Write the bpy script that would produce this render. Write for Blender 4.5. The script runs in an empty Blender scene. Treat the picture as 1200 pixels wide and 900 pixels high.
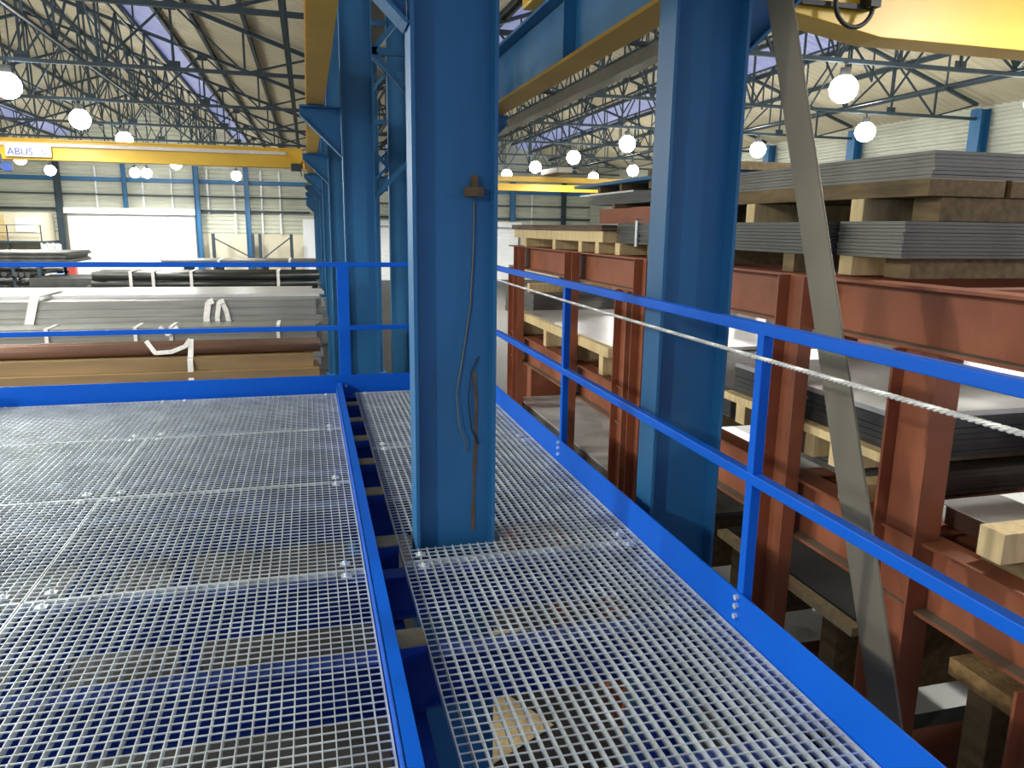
import bpy, bmesh, math, random
from mathutils import Vector, Matrix

random.seed(7)
S = bpy.context.scene
COL = S.collection

# ------------------------------------------------------------------ camera
PITCH, YAW, ROLL, FPX = 0.205983, 0.263760, 0.013624, 877.45
CAM_Z = 4.2
fw = Vector((math.sin(YAW) * math.cos(PITCH), math.cos(YAW) * math.cos(PITCH), -math.sin(PITCH)))
rt = Vector((math.cos(YAW), -math.sin(YAW), 0.0))
up = rt.cross(fw)
cr, sr = math.cos(ROLL), math.sin(ROLL)
R_, U_ = cr * rt + sr * up, -sr * rt + cr * up
cam = bpy.data.cameras.new('camera')
cam.sensor_fit = 'HORIZONTAL'
cam.sensor_width = 36.0
cam.lens = FPX / 1200.0 * 36.0
cam.clip_start, cam.clip_end = 0.05, 300
camo = bpy.data.objects.new('camera', cam)
COL.objects.link(camo)
m = Matrix.Identity(4)
for i in range(3):
    m[i][0], m[i][1], m[i][2], m[i][3] = R_[i], U_[i], -fw[i], (0, 0, CAM_Z)[i]
camo.matrix_world = m
S.camera = camo

# ------------------------------------------------------------------ light + exposure
S.view_settings.view_transform = 'Standard'
S.view_settings.look = 'None'
S.view_settings.exposure = 1.15
S.view_settings.gamma = 1.0
S.view_settings.use_curve_mapping = False
LAMP_W = 420.0          # each high-bay lamp
GLOBE_E = 30.0          # brightness of the lamp globes
W = bpy.data.worlds.new('world')
S.world = W
W.use_nodes = True
W.node_tree.nodes['Background'].inputs[0].default_value = (0.55, 0.62, 0.95, 1)
W.node_tree.nodes['Background'].inputs[1].default_value = 0.35

# ------------------------------------------------------------------ materials
def mat(name, col, rough=0.5, metal=0.0, var=0.12, scale=3.0, bump=0.0, bscale=40.0, stretch=(1, 1, 1), dark=None, dark_amt=0.0, dark_scale=1.2, emit=None, spec=0.5):
    M = bpy.data.materials.new(name)
    M.use_nodes = True
    nt = M.node_tree
    b = nt.nodes['Principled BSDF']
    b.inputs['Roughness'].default_value = rough
    b.inputs['Metallic'].default_value = metal
    b.inputs['Specular IOR Level'].default_value = spec
    tc = nt.nodes.new('ShaderNodeTexCoord')
    mp = nt.nodes.new('ShaderNodeMapping')
    mp.inputs['Scale'].default_value = stretch
    nt.links.new(tc.outputs['Object'], mp.inputs['Vector'])
    n = nt.nodes.new('ShaderNodeTexNoise')
    n.inputs['Scale'].default_value = scale
    n.inputs['Detail'].default_value = 5
    nt.links.new(mp.outputs[0], n.inputs['Vector'])
    cr_ = nt.nodes.new('ShaderNodeValToRGB')
    lo = [c * (1 - var) for c in col]
    hi = [min(1, c * (1 + var)) for c in col]
    cr_.color_ramp.elements[0].color = (*lo, 1)
    cr_.color_ramp.elements[1].color = (*hi, 1)
    cr_.color_ramp.elements[0].position = 0.3
    cr_.color_ramp.elements[1].position = 0.7
    nt.links.new(n.outputs['Fac'], cr_.inputs['Fac'])
    out = cr_.outputs['Color']
    if dark:
        n2 = nt.nodes.new('ShaderNodeTexNoise')
        n2.inputs['Scale'].default_value = dark_scale
        n2.inputs['Detail'].default_value = 8
        n2.inputs['Roughness'].default_value = 0.65
        nt.links.new(mp.outputs[0], n2.inputs['Vector'])
        r2 = nt.nodes.new('ShaderNodeValToRGB')
        r2.color_ramp.elements[0].position = 0.55
        r2.color_ramp.elements[1].position = 0.75
        r2.color_ramp.elements[1].color = (dark_amt,) * 3 + (1,)
        nt.links.new(n2.outputs['Fac'], r2.inputs['Fac'])
        mx = nt.nodes.new('ShaderNodeMix')
        mx.data_type = 'RGBA'
        nt.links.new(r2.outputs['Color'], mx.inputs['Factor'])
        nt.links.new(out, mx.inputs[6])
        mx.inputs[7].default_value = (*dark, 1)
        out = mx.outputs[2]
    nt.links.new(out, b.inputs['Base Color'])
    if bump:
        n3 = nt.nodes.new('ShaderNodeTexNoise')
        n3.inputs['Scale'].default_value = bscale
        nt.links.new(mp.outputs[0], n3.inputs['Vector'])
        bp = nt.nodes.new('ShaderNodeBump')
        bp.inputs['Strength'].default_value = bump
        bp.inputs['Distance'].default_value = 0.01
        nt.links.new(n3.outputs['Fac'], bp.inputs['Height'])
        nt.links.new(bp.outputs[0], b.inputs['Normal'])
    if emit:
        b.inputs['Emission Color'].default_value = (*emit[:3], 1)
        b.inputs['Emission Strength'].default_value = emit[3]
    return M

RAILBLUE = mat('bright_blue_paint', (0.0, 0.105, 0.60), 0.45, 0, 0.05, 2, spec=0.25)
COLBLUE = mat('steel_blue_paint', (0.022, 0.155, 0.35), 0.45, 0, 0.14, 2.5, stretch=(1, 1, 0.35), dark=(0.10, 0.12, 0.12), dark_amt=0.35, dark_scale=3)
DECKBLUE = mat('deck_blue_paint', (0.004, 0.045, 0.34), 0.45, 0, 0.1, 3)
YELLOW = mat('crane_yellow_paint', (0.80, 0.50, 0.035), 0.4, 0, 0.08, 1.5, dark=(0.35, 0.22, 0.05), dark_amt=0.25)
DULLYEL = mat('dull_yellow_paint', (0.55, 0.34, 0.03), 0.5, 0, 0.1, 1.5)
OXIDE = mat('red_oxide_paint', (0.30, 0.098, 0.045), 0.55, 0, 0.16, 2.0, dark=(0.12, 0.035, 0.02), dark_amt=0.5, dark_scale=2.5)
GALV = mat('galvanised_steel', (0.72, 0.79, 0.82), 0.42, 0.55, 0.18, 6)
KHAKI = mat('khaki_grey_paint', (0.19, 0.175, 0.13), 0.5, 0.2, 0.1, 3)
CLIPTOP = mat('bracket_grey_top', (0.22, 0.21, 0.15), 0.7, 0.0, 0.2, 20)
TRUSS = mat('truss_dark_paint', (0.030, 0.055, 0.075), 0.55, 0, 0.2, 1.5)
CONCRETE = mat('concrete_floor', (0.034, 0.033, 0.031), 0.55, 0, 0.2, 0.6, bump=0.1, dark=(0.016, 0.016, 0.016), dark_amt=0.6, dark_scale=0.4)
ROOFM = mat('cream_roof_sheet', (0.62, 0.56, 0.40), 0.6, 0, 0.08, 0.4, dark=(0.35, 0.31, 0.24), dark_amt=0.5, dark_scale=0.3)
CLAD = mat('pale_wall_cladding', (0.60, 0.62, 0.52), 0.5, 0, 0.1, 0.5, dark=(0.36, 0.36, 0.3), dark_amt=0.4, dark_scale=0.4)
PLASTER = mat('cream_wall_board', (0.74, 0.69, 0.53), 0.7, 0, 0.08, 0.6, dark=(0.5, 0.42, 0.26), dark_amt=0.4, dark_scale=0.5)
WHITE = mat('white_shutter_paint', (0.90, 0.93, 0.95), 0.45, 0, 0.03, 1)
WHITESTRAP = mat('white_webbing', (0.86, 0.86, 0.82), 0.8, 0, 0.1, 30, bump=0.3, bscale=200)
ROPEM = mat('wire_rope_strands', (0.72, 0.74, 0.70), 0.4, 0.35, 0.15, 60)
PLATE = mat('dark_steel_plate', (0.10, 0.105, 0.10), 0.42, 0.55, 0.25, 2.5, dark=(0.10, 0.07, 0.04), dark_amt=0.5)
PLATE2 = mat('grey_steel_plate', (0.155, 0.155, 0.14), 0.45, 0.5, 0.2, 2.5)
PLATERUST = mat('rusty_steel_plate', (0.12, 0.075, 0.05), 0.6, 0.3, 0.25, 2.5)
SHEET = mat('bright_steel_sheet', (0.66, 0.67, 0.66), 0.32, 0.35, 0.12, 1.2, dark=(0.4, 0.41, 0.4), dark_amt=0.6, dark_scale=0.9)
PINE = mat('fresh_pine', (0.74, 0.58, 0.30), 0.65, 0, 0.15, 4, stretch=(8, 8, 1))
PINEDARK = mat('weathered_timber', (0.19, 0.135, 0.062), 0.75, 0, 0.3, 4, stretch=(6, 1, 6), bump=0.2)
TUBEG = mat('grey_steel_tube', (0.36, 0.37, 0.34), 0.38, 0.6, 0.2, 3, stretch=(0.3, 4, 4))
TUBED = mat('black_steel_pipe', (0.06, 0.065, 0.06), 0.35, 0.5, 0.2, 3, stretch=(0.3, 4, 4))
TUBER = mat('rusty_brown_tube', (0.21, 0.115, 0.075), 0.55, 0.25, 0.25, 2, stretch=(0.4, 3, 3), dark=(0.14, 0.08, 0.05), dark_amt=0.5)
TUBET = mat('tan_primed_section', (0.36, 0.25, 0.12), 0.55, 0.2, 0.22, 2, stretch=(0.4, 3, 3), dark=(0.22, 0.13, 0.06), dark_amt=0.5)
HOLE = mat('dark_tube_bore', (0.012, 0.012, 0.012), 0.8)
BLACK = mat('black_rubber', (0.02, 0.02, 0.02), 0.55)
HOUSING = mat('lamp_housing_grey', (0.35, 0.36, 0.36), 0.45, 0.4)
GLOBE = mat('lamp_globe_glow', (1, 1, 1), 0.4, 0, 0.0, emit=(1.0, 0.99, 0.95, GLOBE_E))
CABLETRAY = mat('pale_cable_tray', (0.75, 0.70, 0.68), 0.5, 0, 0.1, 6)
SIGNW = mat('white_sign_board', (0.88, 0.89, 0.92), 0.4, 0, 0.02)
SIGNB = mat('blue_sign_lettering', (0.03, 0.05, 0.36), 0.5, 0, 0.02)
TROLLEY = mat('hoist_blue_paint', (0.03, 0.08, 0.30), 0.4, 0, 0.1)
REDP = mat('red_paint', (0.62, 0.10, 0.07), 0.5, 0, 0.1)
LIGHTBLUE = mat('light_blue_plastic', (0.22, 0.40, 0.80), 0.5, 0, 0.1)
RUST = mat('rust_streak', (0.15, 0.10, 0.05), 0.8, 0, 0.3, 12)
WIRE = mat('thin_bare_wire', (0.20, 0.19, 0.13), 0.5, 0.2, 0.1)
SKYL = bpy.data.materials.new('translucent_rooflight')
SKYL.use_nodes = True
_nt = SKYL.node_tree
_b = _nt.nodes['Principled BSDF']
_b.inputs['Base Color'].default_value = (0.60, 0.60, 0.78, 1)
_b.inputs['Roughness'].default_value = 0.4
_tr = _nt.nodes.new('ShaderNodeBsdfTranslucent')
_tr.inputs[0].default_value = (0.75, 0.78, 0.95, 1)
_mx = _nt.nodes.new('ShaderNodeMixShader')
_mx.inputs[0].default_value = 0.6
_nt.links.new(_b.outputs[0], _mx.inputs[1])
_nt.links.new(_tr.outputs[0], _mx.inputs[2])
_nt.links.new(_mx.outputs[0], _nt.nodes['Material Output'].inputs[0])

# ------------------------------------------------------------------ mesh helpers
class MB:
    def __init__(s):
        s.v, s.f = [], []

    def add(s, vs, fs):
        o = len(s.v)
        s.v += [tuple(v) for v in vs]
        s.f += [tuple(i + o for i in f) for f in fs]
        return s

    def box(s, x0, x1, y0, y1, z0, z1):
        return s.add([(x0, y0, z0), (x1, y0, z0), (x1, y1, z0), (x0, y1, z0), (x0, y0, z1), (x1, y0, z1), (x1, y1, z1), (x0, y1, z1)],
                     [(0, 3, 2, 1), (4, 5, 6, 7), (0, 1, 5, 4), (1, 2, 6, 5), (2, 3, 7, 6), (3, 0, 4, 7)])

    def bar(s, p, q, w, h, upv=(0, 0, 1)):
        p, q = Vector(p), Vector(q)
        d = (q - p).normalized()
        u = Vector(upv)
        if abs(d.dot(u)) > 0.98:
            u = Vector((0, 1, 0))
        a = d.cross(u).normalized() * (w / 2)
        b = a.cross(d).normalized() * (h / 2)
        vs = [p - a - b, p + a - b, p + a + b, p - a + b, q - a - b, q + a - b, q + a + b, q - a + b]
        return s.add(vs, [(0, 1, 2, 3), (7, 6, 5, 4), (0, 4, 5, 1), (1, 5, 6, 2), (2, 6, 7, 3), (3, 7, 4, 0)])

    def prism(s, prof, axis, a0, a1):
        """profile: ccw 2-D points, extruded along axis ('x': (y,z); 'y': (x,z); 'z': (x,y))"""
        n = len(prof)
        def P(p, a):
            return {'x': (a, p[0], p[1]), 'y': (p[0], a, p[1]), 'z': (p[0], p[1], a)}[axis]
        vs = [P(p, a0) for p in prof] + [P(p, a1) for p in prof]
        fs = [tuple(range(n - 1, -1, -1)), tuple(range(n, 2 * n))]
        fs += [(i, (i + 1) % n, n + (i + 1) % n, n + i) for i in range(n)]
        return s.add(vs, fs)

    def isec(s, axis, a0, a1, u, v, du, dv, t=0.014, tw=0.010, webdir='u'):
        """I section: web runs along u (flanges at both u ends, each dv wide); centred on (u, v)"""
        if webdir == 'u':
            for sg in (-1, 1):
                c = u + sg * (du / 2 - t / 2)
                s.rect(axis, a0, a1, c - t / 2, c + t / 2, v - dv / 2, v + dv / 2)
            s.rect(axis, a0, a1, u - du / 2 + t, u + du / 2 - t, v - tw / 2, v + tw / 2)
        else:
            for sg in (-1, 1):
                c = v + sg * (dv / 2 - t / 2)
                s.rect(axis, a0, a1, u - du / 2, u + du / 2, c - t / 2, c + t / 2)
            s.rect(axis, a0, a1, u - tw / 2, u + tw / 2, v - dv / 2 + t, v + dv / 2 - t)
        return s

    def rect(s, axis, a0, a1, u0, u1, v0, v1):
        if axis == 'x':
            return s.box(a0, a1, u0, u1, v0, v1)
        if axis == 'y':
            return s.box(u0, u1, a0, a1, v0, v1)
        return s.box(u0, u1, v0, v1, a0, a1)

    def tube(s, pts, r, n=8, cap=True):
        pts = [Vector(p) for p in pts]
        rings = []
        prev = None
        for i, p in enumerate(pts):
            d = (pts[min(i + 1, len(pts) - 1)] - pts[max(i - 1, 0)]).normalized()
            if prev is None:
                a = d.cross(Vector((0, 0, 1)))
                if a.length < 0.05:
                    a = d.cross(Vector((1, 0, 0)))
            else:
                a = prev - d * prev.dot(d)
            a.normalize()
            prev = a
            b = d.cross(a)
            rings.append([p + (a * math.cos(2 * math.pi * k / n) + b * math.sin(2 * math.pi * k / n)) * r for k in range(n)])
        vs = [v for rg in rings for v in rg]
        fs = []
        for i in range(len(rings) - 1):
            for k in range(n):
                fs.append((i * n + k, i * n + (k + 1) % n, (i + 1) * n + (k + 1) % n, (i + 1) * n + k))
        if cap:
            fs.append(tuple(range(n - 1, -1, -1)))
            fs.append(tuple((len(rings) - 1) * n + k for k in range(n)))
        return s.add(vs, fs)

    def lathe(s, prof, c, n=16):
        """prof: (r, z) list about the vertical axis through c"""
        vs = []
        for r, z in prof:
            for k in range(n):
                a = 2 * math.pi * k / n
                vs.append((c[0] + r * math.cos(a), c[1] + r * math.sin(a), c[2] + z))
        fs = []
        for i in range(len(prof) - 1):
            for k in range(n):
                fs.append((i * n + k, i * n + (k + 1) % n, (i + 1) * n + (k + 1) % n, (i + 1) * n + k))
        fs.append(tuple(range(n - 1, -1, -1)))
        fs.append(tuple((len(prof) - 1) * n + k for k in range(n)))
        return s.add(vs, fs)

    def build(s, name, material, parent=None, smooth=False, bevel=0.0, loc=None):
        me = bpy.data.meshes.new(name)
        o = bpy.data.objects.new(name, me)
        COL.objects.link(o)
        off = Vector((0, 0, 0))
        if parent is not None:
            q = parent
            while q is not None:
                off = off + Vector(q.location)
                q = q.parent
            o.parent = parent
        elif loc is not None:
            off = Vector(loc)
            o.location = loc
        me.from_pydata([tuple(Vector(v) - off) for v in s.v], [], s.f)
        me.update()
        bm = bmesh.new()
        bm.from_mesh(me)
        bmesh.ops.recalc_face_normals(bm, faces=bm.faces)
        bm.to_mesh(me)
        bm.free()
        me.materials.append(material)
        if smooth:
            for p in me.polygons:
                p.use_smooth = len(p.vertices) == 4
        if bevel:
            md = o.modifiers.new('bevel', 'BEVEL')
            md.width = bevel
            md.segments = 2
            md.limit_method = 'ANGLE'
        return o

def tag(o, label, cat, group=None, kind=None):
    o['label'] = label
    o['category'] = cat
    if group:
        o['group'] = group
    if kind:
        o['kind'] = kind
    return o

def thing(name, loc, label, cat, group=None):
    o = bpy.data.objects.new(name, None)
    o.empty_display_size = 0.2
    COL.objects.link(o)
    o.location = loc
    return tag(o, label, cat, group)

def struct(o):
    o['kind'] = 'structure'
    return o

def copy_tree(o, loc=None, label=None, parent=None):
    c = o.copy()
    COL.objects.link(c)
    if parent is not None:
        c.parent = parent
    if loc is not None:
        c.location = loc
    if label:
        c['label'] = label
    for ch in list(o.children):
        copy_tree(ch, parent=c)
    return c

def corr(axis_len, pitch, depth, phase=0.0):
    """trapezoid corrugation: list of (position, offset)"""
    out = []
    n = int(axis_len / pitch)
    for i in range(n + 1):
        b = i * pitch
        out += [(b, 0), (b + pitch * 0.35, 0), (b + pitch * 0.5, depth), (b + pitch * 0.85, depth)]
    return [(p, d) for p, d in out if p <= axis_len]

DECK = 2.75
BAY = 6.15
Y0 = 3.325
ROWA = (0.43, 0.80)
ROWB = (1.60, 1.97)
EAVE = 8.45
SLOPE = 0.33
YW = 60.0           # far end wall
XL, XR = -20.8, 22.6

# ------------------------------------------------------------------ the hall
struct(MB().box(XL - 0.3, XR + 0.3, -14, YW + 0.3, -0.2, 0).build('floor', CONCRETE))

def sheet_yz(x, y0, y1, z0, z1, pitch, depth, name, M):         # wall in the YZ plane, ribs run along y
    b = MB()
    pr = corr(z1 - z0, pitch, depth)
    for k in range(len(pr)):
        pass
    vs, fs = [], []
    for p, d in pr:
        vs += [(x + d, y0, z0 + p), (x + d, y1, z0 + p)]
    fs = [(2 * i, 2 * i + 1, 2 * i + 3, 2 * i + 2) for i in range(len(pr) - 1)]
    b.add(vs, fs)
    b.box(x + 0.12, x + 0.2, y0, y1, z0, z1)
    return struct(b.build(name, M))

sheet_yz(XR, -14, YW, 0, EAVE + 0.08, 0.27, -0.06, 'wall_right', CLAD)
b = MB()
b.box(XL - 0.2, XL, -14, YW, 0, EAVE)
struct(b.build('wall_left', CLAD))

# far end wall: ribs run along x, gable top
def far_wall(x0, x1, xr, name):
    zr = EAVE + SLOPE * (xr - x0)
    pr = corr(zr - 3.4, 0.30, 0.07)
    vs, fs = [], []
    def lim(z):
        if z <= EAVE:
            return x0, x1
        t = (z - EAVE) / SLOPE
        return min(x0 + t, xr), max(x1 - t, xr)
    for p, d in pr:
        a, c = lim(3.4 + p)
        vs += [(a, YW - d, 3.4 + p), (c, YW - d, 3.4 + p)]
    fs = [(2 * i, 2 * i + 1, 2 * i + 3, 2 * i + 2) for i in range(len(pr) - 1)]
    b = MB().add(vs, fs)
    b.prism([(x0, 3.4), (x1, 3.4), (x1, EAVE), (xr, zr), (x0, EAVE)], 'y', YW + 0.12, YW + 0.2)
    return struct(b.build(name, CLAD))
far_wall(XL, 0.9, -9.95, 'wall_far_left_bay')
far_wall(0.9, XR, 11.75, 'wall_far_right_bay')
struct(MB().box(XL, XR, YW - 0.02, YW + 0.2, 0, 3.42).build('wall_far_base', PLASTER))

# roof sheets: ribs run up the slope
def roof(xa, za, xb, zb, name, M, pitch=0.33, depth=0.05):
    y0 = -14
    pr = corr(YW + 14, pitch, depth)
    vs = []
    for p, d in pr:
        vs += [(xa, y0 + p, za + d), (xb, y0 + p, zb + d)]
    fs = [(2 * i, 2 * i + 1, 2 * i + 3, 2 * i + 2) for i in range(len(pr) - 1)]
    return struct(MB().add(vs, fs).build(name, M))

def rz(x):       # underside of the roof
    if x <= 0.9:
        return EAVE + SLOPE * (0.9 - x) if x > -9.95 else EAVE + SLOPE * (x - XL)
    return EAVE + SLOPE * (x - 0.9) if x < 11.75 else EAVE + SLOPE * (XR - x)

def roof_piece(x0, x1, name, M):
    return roof(x0, rz(x0 + (1e-6 if x0 == 11.75 or x0 == -9.95 else 0)), x1, rz(x1 - (1e-6 if x1 in (11.75, -9.95) else 0)), name, M)
roof_piece(XL, -16.2, 'ceiling_left_outer', ROOFM)
roof_piece(-16.2, -15.2, 'window_1', SKYL)
roof_piece(-15.2, -9.95, 'ceiling_left_outer_upper', ROOFM)
roof_piece(-9.95, -4.95, 'ceiling_left_inner_upper', ROOFM)
roof_piece(-4.95, -3.85, 'window_2', SKYL)
roof_piece(-3.85, 0.9, 'ceiling_left_inner', ROOFM)
roof_piece(0.9, 5.6, 'ceiling_right_inner', ROOFM)
roof_piece(5.6, 6.7, 'window_3', SKYL)
roof_piece(6.7, 11.75, 'ceiling_right_inner_upper', ROOFM)
roof_piece(11.75, 15.9, 'ceiling_right_outer_upper', ROOFM)
roof_piece(15.9, 17.3, 'window_4', SKYL)
roof_piece(17.3, XR, 'ceiling_right_outer', ROOFM)

# white roller shutter in the left bay, doors in the right bay
def shutter(x0, x1, z1, name):
    t = bpy.data.objects.new(name, None)
    COL.objects.link(t)
    t.location = ((x0 + x1) / 2, YW - 0.2, 0)
    struct(t)
    pr = corr(z1 - 0.02, 0.11, 0.03)
    vs = []
    for p, d in pr:
        vs += [(x0, YW - 0.16 - d, 0.01 + p), (x1, YW - 0.16 - d, 0.01 + p)]
    fs = [(2 * i, 2 * i + 1, 2 * i + 3, 2 * i + 2) for i in range(len(pr) - 1)]
    bb = MB().add(vs, fs)
    bb.box(x0, x1, YW - 0.14, YW - 0.1, 0.01, z1)
    bb.build('door_leaf', WHITE, t)
    MB().box(x0 - 0.18, x1 + 0.18, YW - 0.6, YW - 0.1, z1, z1 + 0.42).build('roller_box', WHITE, t, bevel=0.03)
    for xx in (x0 - 0.16, x1):
        MB().box(xx, xx + 0.16, YW - 0.3, YW - 0.1, 0, z1).build('guide_rail', KHAKI, t)
    return t
shutter(-16.2, -7.9, 4.75, 'door_1')
shutter(1.4, 16.5, 4.2, 'door_2')
struct(MB().box(-0.35, 1.0, YW - 0.1, YW - 0.03, 0, 4.6).build('door_3', WHITE))

# rails and columns on the far wall
for i, (z, h) in enumerate(((7.0, 0.28), (6.05, 0.10), (5.0, 0.16))):
    struct(MB().box(XL, 0.2, YW - 0.36, YW - 0.12, z, z + h).build('trim_%d' % (i + 1), COLBLUE if i == 0 else TRUSS))
    struct(MB().box(2.1, XR, YW - 0.36, YW - 0.12, z - 0.2, z - 0.2 + h).build('trim_%d' % (i + 4), COLBLUE if i == 0 else TRUSS))
wc = None
for i, (x, w, M, lab) in enumerate(((-16.5, 0.4, TRUSS, 'dark wall post at the left edge of the white roller shutter'),
                                    (-12.3, 0.26, COLBLUE, 'blue wall post above the middle of the white roller shutter'),
                                    (-7.6, 0.36, COLBLUE, 'blue wall post at the right edge of the white roller shutter'),
                                    (-4.2, 0.34, COLBLUE, 'blue wall post between the shutter and the blue column row'),
                                    (15.9, 0.42, COLBLUE, 'blue wall post on the far wall just right of the near blue column'),
                                    (20.2, 0.34, TRUSS, 'dark wall post on the far wall above the timber framed plate'))):
    z0 = 5.2 if i == 1 else (4.7 if i == 4 else 0)
    tag(MB().isec('z', z0, 8.2 if i != 3 else 8.6, x, YW - 0.6, w, 0.3).build('wall_post', M, loc=(x, YW - 0.6, z0)), lab, 'post', 'posts on the far wall')
for i, x in enumerate((-14.2, -11.2, -9.3, -6.9, -5.1, -3.2, -1.9, 17.6)):
    tag(MB().tube([(x, YW - 0.25, 4.9 if i < 4 else 3.5), (x, YW - 0.25, 8.0)], 0.07, 8).build('rainwater_pipe', WHITE, loc=(x, YW - 0.25, 4.9)),
        'white vertical pipe running down the far corrugated wall', 'pipe', 'white pipes on the far wall')

# right wall posts
for i, y in enumerate((21.775, 27.925, 34.075, 40.225, 46.375)):
    tag(MB().isec('z', 0, 8.35, XR - 0.35, y, 0.4, 0.45).build('wall_post', COLBLUE, loc=(XR - 0.35, y, 0)),
        'blue steel post against the right corrugated wall' if i else 'blue steel post on the right wall at the right edge of the picture', 'post', 'posts on the right wall' if i else None)

# ------------------------------------------------------------------ mezzanine platform
mz = thing('mezzanine_frame', (0, 3.5, 0), 'blue steel mezzanine frame carrying the grating floor', 'platform')
b = MB()
joists = (0.9, 1.65, 2.41, 3.05, 3.96, 4.51, 5.05, 5.57, 6.15)
for y in joists:
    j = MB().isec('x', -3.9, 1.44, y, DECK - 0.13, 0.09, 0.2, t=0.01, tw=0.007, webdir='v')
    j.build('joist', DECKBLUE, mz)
MB().box(0.185, 0.235, 0.3, 6.66, DECK + 0.082, DECK + 0.094).box(0.185, 0.192, 0.3, 6.66, DECK - 0.03, DECK + 0.094).build('kick_angle', RAILBLUE, mz, bevel=0.002)
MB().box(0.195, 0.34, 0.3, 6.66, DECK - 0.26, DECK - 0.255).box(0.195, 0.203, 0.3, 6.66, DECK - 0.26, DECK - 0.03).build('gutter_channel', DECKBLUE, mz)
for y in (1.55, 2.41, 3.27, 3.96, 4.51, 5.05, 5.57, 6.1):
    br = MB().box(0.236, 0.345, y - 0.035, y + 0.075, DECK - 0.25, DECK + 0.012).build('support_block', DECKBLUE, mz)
    MB().box(0.236, 0.345, y - 0.037, y + 0.077, DECK + 0.012, DECK + 0.02).build('block_top_pad', CLIPTOP, br)
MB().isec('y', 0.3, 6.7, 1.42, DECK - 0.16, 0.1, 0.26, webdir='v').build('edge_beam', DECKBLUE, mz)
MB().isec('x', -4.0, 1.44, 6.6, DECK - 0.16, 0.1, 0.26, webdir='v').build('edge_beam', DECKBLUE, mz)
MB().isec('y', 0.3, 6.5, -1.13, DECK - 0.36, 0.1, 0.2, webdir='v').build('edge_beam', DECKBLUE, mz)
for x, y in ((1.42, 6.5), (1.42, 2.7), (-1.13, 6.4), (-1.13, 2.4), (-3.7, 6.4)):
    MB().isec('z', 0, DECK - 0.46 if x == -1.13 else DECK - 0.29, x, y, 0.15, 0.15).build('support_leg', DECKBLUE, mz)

# galvanised open grating panels, laid as loose mats
def grating(x0, x1, y0, y1, label, hole=None):
    MP, NP = 0.040, 0.038
    g = MB()
    zt = DECK
    nx = int(round((x1 - x0) / MP))
    ny = int(round((y1 - y0) / NP))
    def spans(a, b_, fixed, along):
        if hole is None:
            return [(a, b_)]
        hx0, hx1, hy0, hy1 = hole
        if along == 'y':
            if hx0 < fixed < hx1:
                return [(a, hy0), (hy1, b_)] if a < hy0 and b_ > hy1 else [(a, b_)]
        elif hy0 < fixed < hy1:
            return [(a, hx0), (hx1, b_)]
        return [(a, b_)]
    for i in range(nx + 1):
        x = x0 + (x1 - x0) * i / nx
        t = 0.0018 if 0 < i < nx else 0.0025
        for a, c in spans(y0, y1, x, 'y'):
            g.box(x - t, x + t, a, c, zt - 0.030, zt)
    for j in range(ny + 1):
        y = y0 + (y1 - y0) * j / ny
        dep = 0.005 if 0 < j < ny else (0.030 if (j == ny and abs(y1 - 3.06) < 0.1) or (j == 0 and abs(y0 - 3.08) < 0.1) else 0.014)
        t = 0.0019 if 0 < j < ny else 0.003
        for a, c in spans(x0, x1, y, 'x'):
            g.box(a, c, y - t, y + t, zt - dep, zt - 0.0008)
    p = thing('grating_panel', ((x0 + x1) / 2, y0, DECK), label, 'floor grating', 'floor grating panels')
    g.build('bar_mesh', GALV, p)
    for cx, cy in ((x0 + 0.08, y0 + 0.055), (x1 - 0.08, y0 + 0.055), (x0 + 0.08, y1 - 0.055), (x1 - 0.08, y1 - 0.055)):
        MB().box(cx - 0.022, cx + 0.022, cy - 0.018, cy + 0.018, DECK, DECK + 0.004).lathe([(0.010, 0.0), (0.010, 0.009), (0.006, 0.012)], (cx, cy, DECK + 0.003), 8).build('hold_down_clip', GALV, p)
    return p

COLHOLE = (0.405, 0.825, 3.22, 3.43)
rowsL = ((0.75, 3.06), (3.07, 4.24), (4.25, 5.44), (5.45, 6.62))
nL = ('front', 'second', 'third', 'far')
for (ya, yb), nm in zip(rowsL, nL):
    for (xa, xb), cn in (((-1.125, 0.178), 'beside the blue dividing angle'), ((-2.44, -1.135), 'in the middle of the left floor'), ((-3.75, -2.45), 'at the left end of the floor')):
        if nm == 'front' and xa < -3:
            continue
        grating(xa, xb, ya, yb, 'galvanised grating panel %s, %s row from the camera' % (cn, nm))
for (ya, yb), lab, hole in (((0.75, 3.08), 'galvanised grating panel nearest the camera on the right walkway', None),
                            ((3.09, 4.88), 'galvanised grating panel notched around the foot of the near blue column', COLHOLE),
                            ((4.89, 6.62), 'galvanised grating panel at the far end of the right walkway', None)):
    grating(0.352, 1.472, ya, yb, lab, hole)

# guardrails
RX = 1.505
def bolts(par, pts, axis):
    for p in pts:
        q = Vector(p)
        e = Vector((-0.014, 0, 0)) if axis == 'x' else Vector((0, -0.014, 0))
        MB().tube([q, q + e], 0.011, 6).build('bolt', GALV, par)

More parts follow.
